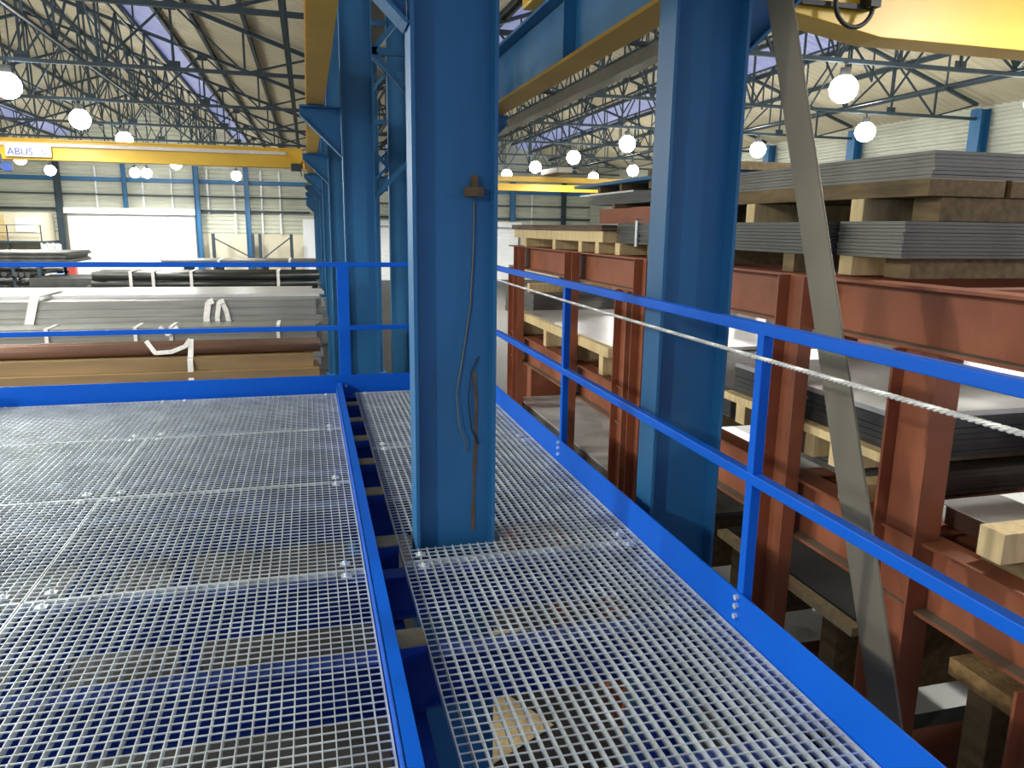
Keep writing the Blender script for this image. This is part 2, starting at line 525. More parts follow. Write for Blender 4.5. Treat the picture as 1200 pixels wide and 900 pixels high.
gr = thing('guardrail', (RX, 3.5, DECK), 'bright blue guardrail along the right edge of the walkway', 'guardrail', None)
MB().box(RX - 0.02, RX + 0.02, -0.2, 6.72, 3.85, 3.89).build('top_rail', RAILBLUE, gr, bevel=0.004)
MB().box(RX - 0.02, RX + 0.02, -0.2, 6.72, 3.315, 3.355).build('mid_rail', RAILBLUE, gr, bevel=0.004)
for y in (0.15, 2.22, 4.3, 6.66):
    p = MB().box(RX - 0.019, RX + 0.021, y, y + 0.04, DECK - 0.25, 3.852).build('post', RAILBLUE, gr, bevel=0.003)
    bolts(p, [(1.4805, y + 0.02, DECK + zz) for zz in (0.05, 0.09, 0.125)], 'x')
MB().box(1.48, 1.487, -0.2, 6.68, DECK - 0.02, DECK + 0.145).build('toe_board', RAILBLUE, gr)

gf = thing('guardrail', (-1, 6.7, DECK), 'bright blue guardrail across the far end of the platform', 'guardrail', None)
MB().box(-5.2, 1.46, 6.70, 6.74, 3.845, 3.885).build('top_rail', RAILBLUE, gf, bevel=0.004)
MB().box(-5.2, 1.46, 6.70, 6.74, 3.295, 3.335).build('mid_rail', RAILBLUE, gf, bevel=0.004)
p = MB().box(0.225, 0.325, 6.6985, 6.748, DECK - 0.2, 3.888).build('post', RAILBLUE, gf, bevel=0.003)
bolts(p, [(0.275, 6.70, DECK + zz) for zz in (0.05,)], 'y')
MB().box(-5.1, -5.0, 6.6985, 6.748, DECK - 0.2, 3.84).build('post', RAILBLUE, gf, bevel=0.003)
MB().box(-2.55, 1.465, 6.688, 6.698, DECK - 0.02, DECK + 0.148).build('toe_board', RAILBLUE, gf)

# galvanised tube end lying on the far left of the platform
st = thing('steel_tube', (-2.9, 6.5, DECK), 'short bright steel tube lying on the grating at the far left corner', 'tube')
MB().tube([(-3.4, 6.55, DECK + 0.062), (-2.40, 6.53, DECK + 0.062)], 0.055, 16, cap=False).build('tube_wall', GALV, st, smooth=True)
MB().tube([(-3.38, 6.55, DECK + 0.062), (-2.43, 6.53, DECK + 0.062)], 0.045, 16).build('bore', HOLE, st)

# wire rope strung along the inside of the right guardrail
def strands(p, q, r, turns, nst=3):
    mb = MB()
    p, q = Vector(p), Vector(q)
    d = (q - p).normalized()
    a = d.cross(Vector((0, 0, 1))).normalized()
    c = a.cross(d)
    N = turns * 8
    for s_ in range(nst):
        pts = []
        for i in range(N + 1):
            t = i / N
            ang = 2 * math.pi * (turns * t + s_ / nst)
            sag = -0.012 * 4 * t * (1 - t)
            pts.append(p.lerp(q, t) + (a * math.cos(ang) + c * math.sin(ang)) * r * 0.55 + Vector((0, 0, sag)))
        mb.tube(pts, r * 0.55, 6)
    return mb
tag(strands((1.474, 0.2, 3.785), (1.474, 6.69, 3.785), 0.0075, 105).build('wire_rope', ROPEM, loc=(1.474, 3.4, 3.78)), 'thin pale twisted wire rope strung below the top rail', 'rope')

# ------------------------------------------------------------------ blue steel columns
def column_mesh(row):
    x0, x1 = row
    mb = MB()
    mb.isec('z', 0, EAVE + 0.3, (x0 + x1) / 2, 0, x1 - x0, 0.17, t=0.016, tw=0.012)
    return mb
labA = ['big blue steel column rising through the grating of the walkway',
        'blue steel column behind the far guardrail post, bracketed to the yellow runway']
def column(row, k, label, group=None, side=-1):
    y = Y0 + BAY * k
    x0, x1 = row
    t = thing('steel_column', ((x0 + x1) / 2, y, 0), label, 'column', group)
    mb = MB()
    mb.isec('z', 0.02, EAVE + 0.3, (x0 + x1) / 2, y, x1 - x0, 0.17, t=0.016, tw=0.012)
    mb.build('shaft', COLBLUE, t)
    MB().box(x0 - 0.08, x1 + 0.08, y - 0.17, y + 0.17, 0, 0.025).build('base_plate', COLBLUE, t)
    # bracket carrying the crane runway
    if side < 0:
        a, e = x0 - 0.005, x0 - 0.47
    else:
        a, e = x1 + 0.005, x1 + 0.47
    br = MB()
    br.prism([(a, 5.0), (e, 5.45), (e, 5.53), (a, 5.53)] if side > 0 else [(a, 5.0), (a, 5.53), (e, 5.53), (e, 5.45)], 'y', y - 0.012, y + 0.012)
    br.box(min(a, e), max(a, e), y - 0.1, y + 0.1, 5.53, 5.55)
    br.bar((a, y, 5.0), (e, y, 5.45), 0.16, 0.014)
    br.build('runway_bracket', COLBLUE, t)
    return t
near = column(ROWA, 0, labA[0])
for k in range(1, 9):
    column(ROWA, k, labA[1] if k == 1 else 'blue column farther down the left row, under the yellow runway beam', None if k == 1 else 'far columns of the left row')
for k in range(0, 9):
    column(ROWB, k, ('blue steel column standing outside the right guardrail' if k == 0 else 'slim blue column seen in the gap left of the big near column' if k == 2 else 'blue column farther down the right row'),
           None if k in (0, 2) else 'far columns of the right row', side=1)
# details on the near column
ptx = 0.665
MB().box(0.665, 0.745, Y0 - 0.05, Y0 - 0.007, 4.33, 4.37).box(0.695, 0.725, Y0 - 0.03, Y0 - 0.007, 4.37, 4.42).build('cable_clip', RUST, near)
MB().tube([(0.712, Y0 - 0.012, 4.33), (0.708, Y0 - 0.014, 4.1), (0.695, Y0 - 0.012, 3.85), (0.66, Y0 - 0.013, 3.62), (0.628, Y0 - 0.02, 3.45), (0.64, Y0 - 0.03, 3.3), (0.668, Y0 - 0.03, 3.22), (0.672, Y0 - 0.02, 3.17)], 0.0035, 6).build('loose_wire', WIRE, near)
MB().tube([(0.735, Y0 - 0.012, 3.62), (0.70, Y0 - 0.016, 3.55), (0.685, Y0 - 0.02, 3.42), (0.70, Y0 - 0.02, 3.28), (0.735, Y0 - 0.014, 3.2)], 0.003, 6).build('loose_wire', BLACK, near)
rb = MB()
pts = [(0.716, 3.55), (0.724, 3.4), (0.722, 3.2), (0.716, 3.05), (0.712, 2.9), (0.710, 2.77)]
for (xa, za), (xb, zb) in zip(pts[:-1], pts[1:]):
    rb.bar((xa, Y0 - 0.0085, za), (xb, Y0 - 0.0085, zb), 0.003, random.uniform(0.012, 0.022), upv=(1, 0, 0))
rb.build('rust_streak', RUST, near)

# batten bracing tying the two column rows together
for k in range(1, 7):
    y = Y0 + BAY * k
    lb = MB()
    zs = (4.55, 5.35, 6.2, 7.1, 8.0)
    lb.bar((0.81, y, zs[0]), (1.59, y, zs[1]), 0.05, 0.05).bar((1.59, y, zs[1]), (0.81, y, zs[2]), 0.06, 0.06)
    lb.bar((0.81, y, zs[2]), (1.59, y, zs[3]), 0.06, 0.06).bar((1.59, y, zs[3]), (0.81, y, zs[4]), 0.06, 0.06)
    lb.bar((0.81, y, zs[2]), (1.59, y, zs[2]), 0.06, 0.08).bar((0.81, y, zs[4]), (1.59, y, zs[4]), 0.06, 0.08)
    tag(lb.build('column_bracing', COLBLUE, loc=(1.2, y, 4.5)), 'blue zigzag bracing between the paired columns %s' % ('just beyond the platform' if k == 1 else 'farther down the hall'), 'bracing', 'bracing between column pairs' if k > 1 else None)

# flat bar brace sloping down from the right row column
tag(MB().bar((1.99, 3.15, 5.40), (1.99, 1.72, 1.7), 0.012, 0.155, upv=(0, 1, 0.4)).build('flat_bar_brace', KHAKI, loc=(1.985, 2.5, 1.7), bevel=0.002), 'khaki flat bar brace slanting down past the right guardrail', 'brace')

# ------------------------------------------------------------------ crane runways
def runway(x0, x1, zb, h, y0, y1, M, label, webM):
    t = thing('crane_runway_beam', ((x0 + x1) / 2, y0, zb), label, 'crane runway')
    MB().box(x0, x1, y0, y1, zb, zb + 0.03).build('bottom_flange', M, t)
    xc = (x0 + x1) / 2
    w = MB().box(xc - 0.01, xc + 0.01, y0, y1, zb + 0.03, zb + h - 0.03)
    w.build('web', webM, t)
    MB().box(x0, x1, y0, y1, zb + h - 0.03, zb + h).build('top_flange', webM, t)
    for k in range(0, 8):
        for dy in (0.0, BAY / 2):
            y = Y0 + BAY * k + dy
            MB().box(x0 + 0.01, x1 - 0.01, y - 0.006, y + 0.006, zb + 0.03, zb + h - 0.03).build('stiffener', webM, t)
    MB().box(xc - 0.03, xc + 0.03, y0, y1, zb + h, zb + h + 0.05).build('crane_rail', HOUSING, t)
    return t
runway(0.04, 0.24, 5.56, 0.40, -4, YW - 0.5, YELLOW, 'yellow crane runway beam along the left column row', YELLOW)
runway(2.12, 2.38, 5.56, 0.62, -4, YW - 0.5, DULLYEL, 'blue crane runway beam with yellow underside along the right column row', COLBLUE)
tag(MB().box(7.05, 7.4, 8, YW - 0.5, 7.7, 7.98).build('tie_beam', KHAKI, loc=(7.2, 8, 7.7)), 'long khaki beam running under the right bay trusses', 'beam')

# left bay overhead crane
YC = 25.0
cr1 = thing('overhead_crane', (-9, YC, 5.9), 'yellow overhead crane spanning the left bay with white sign', 'crane')
MB().box(-20.3, -0.08, YC - 0.18, YC + 0.18, 5.90, 6.44).build('girder', YELLOW, cr1, bevel=0.01)
MB().box(-20.3, -0.08, YC - 0.22, YC + 0.22, 6.44, 6.48).build('girder_flange', YELLOW, cr1)
MB().box(-20.2, -0.55, YC - 0.27, YC - 0.19, 6.27, 6.36).build('cable_tray', CABLETRAY, cr1)
MB().box(-0.12, 0.30, YC - 1.3, YC + 1.3, 6.03, 6.30).box(-0.05, 0.0, YC - 0.9, YC + 0.9, 5.78, 6.05).build('end_carriage', YELLOW, cr1, bevel=0.02)
MB().box(-0.42, -0.12, YC - 0.4, YC - 0.19, 5.80, 6.02).build('drive_motor', TRUSS, cr1, bevel=0.02)
MB().box(-9.2, -8.2, YC - 0.5, YC - 0.2, 5.60, 6.05).box(-8.15, -7.95, YC - 0.4, YC - 0.2, 5.55, 5.8).build('hoist', TROLLEY, cr1, bevel=0.03)
sg = MB().box(-8.06, -6.92, YC - 0.32, YC - 0.28, 5.97, 6.27).build('sign_board', SIGNW, cr1)
def letters(txt, x, y, z, size, M, par, name='lettering'):
    cu = bpy.data.curves.new(name, 'FONT')
    cu.body = txt
    cu.size = size
    cu.extrude = 0.004
    cu.align_x = 'LEFT'
    cu.materials.append(M)
    tmp = bpy.data.objects.new('tmp', cu)
    COL.objects.link(tmp)
    bpy.context.view_layer.update()
    me = bpy.data.meshes.new_from_object(tmp.evaluated_get(bpy.context.evaluated_depsgraph_get()))
    bpy.data.objects.remove(tmp)
    o = bpy.data.objects.new(name, me)
    COL.objects.link(o)
    o.parent = par
    o.rotation_euler = (math.pi / 2, 0, 0)
    pl = Vector((0, 0, 0))
    q = par
    while q is not None:
        pl = pl + Vector(q.location)
        q = q.parent
    o.location = Vector((x, y, z)) - pl
    return o
letters('ABUS', -8.02, YC - 0.326, 6.01, 0.27, SIGNB, sg)
letters('S', -7.16, YC - 0.326, 6.02, 0.22, SIGNB, sg)

# near right bay overhead crane
cr2 = thing('overhead_crane', (12, 6.2, 5.9), 'bright yellow overhead crane girder at the top right', 'crane')
gz = [(2.9, 6.32), (3.95, 6.06), (5.0, 5.90), (21.8, 5.90), (21.8, 6.95), (5.0, 6.95), (3.4, 6.75), (2.9, 6.75)]
b = MB()
b.prism(gz, 'y', 6.07, 6.42)
b.build('girder', YELLOW, cr2, bevel=0.006)
MB().box(2.1, 2.9, 4.9, 7.6, 6.27, 6.6).build('end_carriage', YELLOW, cr2, bevel=0.02)
hs = MB()
hs.tube([(4.40, 5.98, 6.55)] + [(4.605 - 0.19 * math.cos(math.pi * i / 16), 5.96, 6.12 - 0.19 * math.sin(math.pi * i / 16)) for i in range(17)] + [(4.80, 5.98, 6.5)], 0.02, 8)
hs.build('festoon_cable', BLACK, cr2, smooth=True)
MB().box(4.12, 4.8, 6.0, 6.05, 6.09, 6.13).box(4.74, 4.84, 5.92, 6.07, 6.10, 6.28).build('cable_arm', BLACK, cr2)

# double girder crane far down the right bay
cr3 = thing('overhead_crane', (12, 38, 5.9), 'pale yellow twin girder crane far down the right bay', 'crane')
for y, z0 in ((37.0, 5.98), (39.2, 6.56)):
    MB().box(2.5, 21.6, y - 0.2, y + 0.2, z0, z0 + (0.34 if y < 38 else 0.28)).build('girder', YELLOW, cr3, bevel=0.02)
for x in (2.25, 21.5):
    MB().box(x - 0.15, x + 0.15, 36, 40.4, 6.25, 6.55).build('end_carriage', YELLOW, cr3)
MB().box(12.1, 12.9, 36.7, 39.5, 6.9, 7.2).build('hoist', KHAKI, cr3, bevel=0.04)

# ------------------------------------------------------------------ roof trusses and purlins
def truss(x0, x1, xr, label, grp):
    """spans x0..x1 with its ridge at xr, built at y = 0"""
    t = thing('roof_truss', ((x0 + x1) / 2, 0, 8.0), label, 'roof truss', grp)
    zb = 8.02
    def zt(x):
        return rz(x) - 0.16
    MB().bar((x0, 0, zb), (x1, 0, zb), 0.10, 0.09).build('bottom_chord', TRUSS, t)
    tc = MB()
    tc.bar((x0, 0, zt(x0)), (xr, 0, zt(xr - 1e-4)), 0.11, 0.10).bar((xr, 0, zt(xr - 1e-4)), (x1, 0, zt(x1)), 0.11, 0.10)
    tc.build('top_chord', TRUSS, t)
    w = MB()
    n = 6
    for half in (0, 1):
        xs = [x0 + (xr - x0) * i / n for i in range(n + 1)] if half == 0 else [x1 + (xr - x1) * i / n for i in range(n + 1)]
        for i in range(1, n + 1):
            x = xs[i]
            if half == 0 or i < n:
                w.bar((x, 0, zb), (x, 0, zt(x)), 0.055, 0.055)
            w.bar((xs[i - 1], 0, zt(xs[i - 1])), (x, 0, zb), 0.05, 0.05) if i % 2 else w.bar((xs[i - 1], 0, zb), (x, 0, zt(x)), 0.05, 0.05)
            xm = (xs[i - 1] + x) / 2
            if i > 2:
                zm = zb + (zt(xm) - zb) * 0.5
                w.bar((xm, 0, zm), (xm, 0, zt(xm)), 0.04, 0.04)
                w.bar((xm, 0, zm), (x, 0, zb if i % 2 == 0 else zt(x)), 0.04, 0.04)
        for i in (2, 4):
            x = xs[i]
            w.box(x - 0.16, x + 0.16, -0.012, 0.012, zb - 0.05, zb + 0.2)
            w.box(x - 0.14, x + 0.14, -0.012, 0.012, zt(x) - 0.2, zt(x))
    w.build('web_bars', TRUSS, t)
    return t
tl = truss(0.3, XL + 0.1, -9.95, 'dark lattice roof truss spanning the left bay', 'left bay roof trusses')
trr = truss(1.9, XR - 0.56, 11.75, 'dark lattice roof truss spanning the right bay', 'right bay roof trusses')
for src, lab in ((tl, None), (trr, None)):
    for i, k in enumerate(range(2, 9)):
        y = Y0 + BAY * k
        l = (src.location[0], y, src.location[2])
        if i == 0:
            src.location = l
        else:
            copy_tree(src, l)

def purlin(x, z, w, h, label, grp):
    tag(MB().box(x - w / 2, x + w / 2, 6, YW - 0.1, z - h, z).build('roof_purlin', TRUSS, loc=(x, 6, z)), label, 'purlin', grp)
for x in (-1.3, -2.75, -3.82, -4.98, -6.5, -8.1, -9.6, -10.3, -11.9, -13.5, -15.15, -16.25, -18, -19.6):
    purlin(x, rz(x) - 0.02, 0.09, 0.15, 'dark purlin running under the left bay roof', 'left bay purlins')
for x in (2.6, 4.1, 5.55, 6.75, 8.2, 9.6, 11.4, 12.1, 13.4, 14.7, 15.85, 17.35, 19.0, 20.8):
    purlin(x, rz(x) - 0.02, 0.09, 0.15, 'dark purlin running under the right bay roof', 'right bay purlins')

def lattice(x, z0, z1, label, grp, step=BAY / 3):
    mb = MB()
    ya, yb = Y0 + BAY, Y0 + BAY * 8
    mb.bar((x, ya, z0), (x, yb, z0), 0.06, 0.06).bar((x, ya, z1), (x, yb, z1), 0.06, 0.06)
    n = int(round((yb - ya) / step))
    for i in range(n):
        y = ya + i * step
        mb.bar((x, y, z0 if i % 2 else z1), (x, y + step, z1 if i % 2 else z0), 0.045, 0.045)
        mb.bar((x, y, z0), (x, y, z1), 0.04, 0.04)
    tag(mb.build('lattice_girder', TRUSS, loc=(x, ya, z0)), label, 'bracing', grp)
lattice(-0.25, 7.3, 8.15, 'dark lattice girder along the edge of the left bay roof beside the column row', None)
lattice(-5.2, 8.1, rz(-5.2) - 0.25, 'dark lattice girder along the left bay roof under its skylight', None)
lattice(-9.95, 9.3, 11.6, 'dark lattice girder along the left bay ridge', None)
lattice(-15.2, 8.1, rz(-15.2) - 0.25, 'dark lattice girder on the far slope of the left bay roof', None)
lattice(2.4, 7.2, 8.2, 'dark lattice girder at the edge of the right bay roof', None)
lattice(6.4, 8.1, rz(6.4) - 0.25, 'dark lattice girder on the near slope of the right bay roof', None)
lattice(11.75, 9.1, 11.4, 'dark lattice girder along the right bay ridge', None)
lattice(16.8, 8.1, rz(16.8) - 0.25, 'dark lattice girder on the far slope of the right bay roof', None)
# valley gutter beam over the column pair
struct(MB().box(0.25, 1.95, -4, YW, 8.62, 8.8).build('ceiling_valley_gutter', KHAKI))

# ------------------------------------------------------------------ high-bay lamps
lamp0 = None
def lamp(x, y, label, grp, z=7.42, top=8.0):
    global lamp0
    if lamp0 is None:
        t = thing('high_bay_lamp', (0, 0, 0), label, 'lamp', grp)
        MB().tube([(0, 0, 0.45), (0, 0, 0.58)], 0.018, 8).build('hanging_rod', TRUSS, t)
        MB().lathe([(0.06, 0.46), (0.11, 0.45), (0.12, 0.32), (0.15, 0.28), (0.15, 0.262)], (0, 0, 0), 20).build('housing', HOUSING, t, smooth=True)
        MB().lathe([(0.03, -0.32), (0.12, -0.30), (0.22, -0.235), (0.29, -0.13), (0.315, 0.0), (0.28, 0.13), (0.20, 0.225), (0.13, 0.27)], (0, 0, 0), 20).build('globe', GLOBE, t, smooth=True)
        L = bpy.data.lights.new('lamp_light', 'SPOT')
        L.spot_size = math.radians(168)
        L.spot_blend = 0.35
        L.energy = LAMP_W
        L.color = (1.0, 0.97, 0.90)
        L.shadow_soft_size = 0.16
        lo = bpy.data.objects.new('lamp_light', L)
        COL.objects.link(lo)
        lo.parent = t
        lo.location = (0, 0, -0.55)
        lamp0 = t
        t.location = (x, y, z)
        return t
    c = copy_tree(lamp0, (x, y, z), label)
    if grp:
        c['group'] = grp
    elif 'group' in c:
        del c['group']
    return c
for k in range(-1, 9):
    y = Y0 + BAY * k
    seen = 2 <= k <= 7
    if k < 8:
        lamp(-6.9, y, {3: 'glowing high-bay lamp cut by the left picture edge', 4: 'glowing lamp, second of the row above the yellow crane', 5: 'glowing lamp just above the yellow crane girder, third in the row'}.get(k, 'glowing high-bay lamp in the left bay row'), None if k in (3, 4, 5) else 'left bay lamps')
        lamp(-14.5, y, 'glowing high-bay lamp in the outer row of the left bay', 'left bay outer lamps')
    lamp(12.0, y, {2: 'largest glowing lamp, right of the slanting flat bar brace', 4: 'glowing lamp just left of the right hand blue column', 5: 'glowing lamp above the far yellow twin crane, second from the blue column', 6: 'glowing lamp above the far yellow crane, third from the blue column', 7: 'glowing lamp nearest the edge of the big near column'}.get(k, 'glowing high-bay lamp in the right bay row'), None if k in (2, 4, 5, 6, 7) else 'right bay lamps')
    if k < 8:
        lamp(17.7, y, {3: 'glowing lamp low beside the right wall, right of the brace', 4: 'glowing lamp just left of the flat bar brace near the right wall'}.get(k, 'glowing high-bay lamp in the row near the right wall'), None if k in (3, 4) else 'right wall lamps')
lamp(7.6, 3.1, 'glowing high-bay lamp beside the near crane girder', None)
for x, lab in ((-15.3, 'small lamp below the crane girder sign'), (-10.5, 'left one of the pair of lamps under the crane girder'), (-9.8, 'right one of the pair of lamps under the crane girder'), (-4.4, 'lone lamp under the right part of the crane girder')):
    lamp(x, 54.0, lab, None, z=7.3)

# small cross rail that carries the four lamps in front of the far wall
tag(MB().box(XL, 0.3, 53.95, 54.05, 7.88, 7.98).build('lamp_rail', TRUSS, loc=(-10, 54, 7.9)), 'dark rail carrying the four small lamps near the far left wall', 'rail')

# ------------------------------------------------------------------ red steel storage rack
RKB, RKX = 2.56, 4.75
rk = thing('storage_rack', (3.6, 5, 0), 'long red oxide steel rack loaded with plates, right of the guardrail', 'storage rack')
BIG = (2.57, 5.70, 9.2)
for y in BIG:
    MB().isec('z', 0, 3.71, 2.515, y, 0.13, 0.25, webdir='v').build('post', OXIDE, rk)
    MB().isec('z', 0, 3.71, RKX, y, 0.13, 0.25, webdir='v').build('post', OXIDE, rk)
    for zt in (3.98, 2.90, 1.80):
        MB().isec('x', 2.64, RKX - 0.08, y + 0.02, zt - 0.12, 0.12, 0.22, webdir='v').build('cross_beam', OXIDE, rk)
for y in (3.40, 5.26, 6.90, 8.80):
    MB().box(2.405, 2.484, y - 0.11, y - 0.101, 0, 3.975).box(2.405, 2.484, y + 0.101, y + 0.11, 0, 3.975).box(2.474, 2.484, y - 0.1, y + 0.1, 0, 3.975).build('channel_post', OXIDE, rk)
    for zt in (3.98, 2.90, 1.80):
        MB().isec('x', 2.64, RKX - 0.08, y + 0.02, zt - 0.12, 0.12, 0.22, webdir='v').build('cross_beam', OXIDE, rk)
for x in (RKB, RKX):
    ft = MB().isec('y', 0.4, 9.45, x, 3.845, 0.15, 0.27, webdir='v')
    ft.build('top_beam', OXIDE, rk)
    MB().isec('y', 0.4, 9.45, x, 2.735, 0.14, 0.33, webdir='v').build('shelf_beam', OXIDE, rk)
    MB().isec('y', 0.4, 9.45, x, 1.65, 0.14, 0.30, webdir='v').build('shelf_beam', OXIDE, rk)
    MB().box(x - 0.073, x - 0.006, 0.42, 9.44, 3.7245, 3.7275).build('dusty_flange', KHAKI, rk)
    MB().box(x - 0.068, x - 0.006, 0.42, 9.44, 2.5845, 2.5875).build('dusty_flange', KHAKI, rk)
for y in (0.6, 1.6):
    for zt in (3.98, 2.90, 1.80):
        MB().isec('x', 2.64, RKX - 0.08, y, zt - 0.12, 0.12, 0.22, webdir='v').build('cross_beam', OXIDE, rk)
MB().isec('z', 0, 2.55, 2.515, 1.78, 0.13, 0.25, webdir='v').build('post', OXIDE, rk)
MB().isec('z', 0, 3.71, RKX, 0.6, 0.13, 0.25, webdir='v').build('post', OXIDE, rk)
MB().isec('z', 0, 3.71, 2.515, 0.6, 0.13, 0.25, webdir='v').build('post', OXIDE, rk)

def plates(n, x0, x1, y0, y1, z0, t, M, label, group, gap=0.002, jit=0.006, M_top=None, top_label=None):
    src = MB().box(-(x1 - x0) / 2, (x1 - x0) / 2, -(y1 - y0) / 2, (y1 - y0) / 2, 0, t).build('steel_plate', M)
    tag(src, label, 'steel plate', group)
    for i in range(n):
        o = src if i == 0 else src.copy()
        if i:
            COL.objects.link(o)
        o.location = ((x0 + x1) / 2 + random.uniform(-jit, jit), (y0 + y1) / 2 + random.uniform(-jit, jit), z0 + i * (t + gap))
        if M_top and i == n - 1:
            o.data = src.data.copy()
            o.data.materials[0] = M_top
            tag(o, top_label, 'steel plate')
    return z0 + n * (t + gap)

def timber(x0, x1, y0, y1, z0, z1, label, group=None, M=PINE, name='timber_bearer'):
    return tag(MB().box(x0, x1, y0, y1, z0, z1).build(name, M, loc=((x0 + x1) / 2, (y0 + y1) / 2, z0), bevel=0.004), label, 'timber', group)

def sheet(x0, x1, y0, y1, z0, label, M=SHEET, t=0.004, name='steel_sheet', rot=0.0):
    o = MB().box(-(x1 - x0) / 2, (x1 - x0) / 2, -(y1 - y0) / 2, (y1 - y0) / 2, 0, t).build(name, M)
    o.location = ((x0 + x1) / 2, (y0 + y1) / 2, z0)
    o.rotation_euler = (0, 0, rot)
    return tag(o, label, 'steel sheet')

Z = 3.981
# top level, far end: pine framed plate
for y in (6.36, 6.80, 7.60, 8.70):
    timber(2.50, 4.2, y, y + 0.09, Z, Z + 0.10, 'pale pine bearer under the framed plate at the far end of the rack top', 'pine bearers under the framed plate')
timber(2.50, 2.58, 6.27, 9.25, Z + 0.10, Z + 0.20, 'long pale pine board along the front of the framed plate on the rack top')
timber(4.1, 4.2, 6.27, 9.25, Z + 0.10, Z + 0.20, 'rear pine board of the framed plate on the rack top')
timber(2.58, 4.1, 6.27, 6.36, Z + 0.10, Z + 0.20, 'short pine end board of the framed plate on the rack top')
zt = plates(3, 2.48, 4.25, 6.25, 9.3, Z + 0.20, 0.016, PLATERUST, 'rust brown plate lying on the pine frame at the far end of the rack top', 'rusty plates on the pine frame')
# dark plate stack behind the right blue column
for y in (3.62, 4.5, 5.4, 6.05):
    timber(2.57, 4.3, y, y + 0.10, Z, Z + 0.10, 'timber bearer under the dark plate stack on the rack top', 'bearers under the dark top stack', PINE if y > 6 else PINEDARK)
zb = plates(9, 2.60, 4.1, 3.46, 6.19, Z + 0.10, 0.017, PLATE, 'dark steel plate in the long stack behind the right blue column', 'long dark plate stack on the rack top')
tag(MB().box(2.585, 2.595, 5.74, 5.78, 4.06, zb + 0.03).box(2.585, 4.11, 5.74, 5.78, zb + 0.02, zb + 0.03).build('steel_strap', GALV, loc=(2.59, 5.76, 4.06)), 'bright steel strap standing up the side of the dark plate stack', 'strap')
# bright grey strips stack, near
timber(2.71, 4.6, 3.33, 3.43, Z, Z + 0.10, 'pine bearer under the grey strip stack on the rack top, lit end showing')
timber(2.80, 4.6, 3.03, 3.2, Z, Z + 0.10, 'dark weathered plank between the blocks under the grey strip stack', None, PINEDARK)
zc = plates(10, 2.70, 4.9, 2.985, 3.44, Z + 0.10, 0.0155, PLATE2, 'grey steel strip in the square edged stack on the near part of the rack top', 'grey strip stack on the rack top')
# upper layer: bearers, planks and plates
for i, y in enumerate((3.52, 4.56, 5.4)):
    timber(2.9, 4.9, y, y + 0.10, zb, zb + 0.125, ('pale end of the bearer right of the slanting brace, above the grey strips' if i == 0 else 'pale end of the bearer left of the slanting brace, above the dark plates' if i == 1 else 'bearer end hidden near the right blue column, above the dark plates'), None, PINE if i < 2 else PINEDARK)
timber(3.02, 4.9, 3.12, 3.3, zc + 0.002, zb + 0.125, 'weathered cross plank above the near end of the grey strips', None, PINEDARK)
for i in range(4):
    timber(2.92 + i * 0.5, 3.38 + i * 0.5, 3.1, 5.55, zb + 0.126, zb + 0.21, 'weathered brown plank lying under the topmost plate stack', 'planks under the topmost plates', PINEDARK)
plates(7, 2.95, 4.95, 3.12, 5.6, zb + 0.212, 0.017, PLATE2, 'grey plate in the topmost stack, high above the rack beam', 'topmost plate stack')
# red beams with grey sheets and a blue section above, far top
for i, (x, ya, yb, lab) in enumerate(((2.95, 6.4, 7.35, 'short red beam offcut lying on the rusty plates, lit pink'), (2.86, 5.66, 6.36, 'dark red beam offcut lying on the dark plates'), (3.6, 5.7, 7.4, 'second dark red beam behind the short offcuts'))):
    tag(MB().isec('y', ya, yb, x, zb + 0.07, 0.12, 0.14, webdir='v').box(x - 0.061, x - 0.055, ya, yb, zb + 0.01, zb + 0.13).build('red_beam', OXIDE, loc=(x, ya, zb)), lab, 'beam')
for y in (5.8, 7.0):
    timber(2.9, 4.6, y, y + 0.06, zb + 0.142, zb + 0.19, 'thin timber spacer on top of the red beam offcuts', 'spacers over the red beams', PINEDARK)
zg = plates(6, 3.0, 4.8, 5.62, 7.9, zb + 0.192, 0.016, PLATE, 'dark grey plate in the stack above the red beam offcuts', 'plates over the red beams')
sheet(3.05, 4.7, 6.9, 8.4, zg, 'pale steel sheet end poking out over the red beam offcuts', SHEET, 0.02)
for y in (5.75, 6.6, 7.3, 7.9):
    timber(3.1, 4.6, y, y + 0.07, zg + 0.022, zg + 0.10, 'small bearer under the blue edged plate at the far top of the load', 'bearers under the blue edged plate', PINEDARK)
tag(MB().box(3.05, 4.7, 5.65, 8.6, zg + 0.10, zg + 0.13).build('steel_plate', COLBLUE, loc=(3.9, 7, zg + 0.1)), 'blue painted plate edge on the far top of the load', 'steel plate')
timber(3.1, 4.7, 5.6, 6.7, zg + 0.132, zg + 0.20, 'brown plank on the blue plate beside the right blue column', None, PINEDARK)

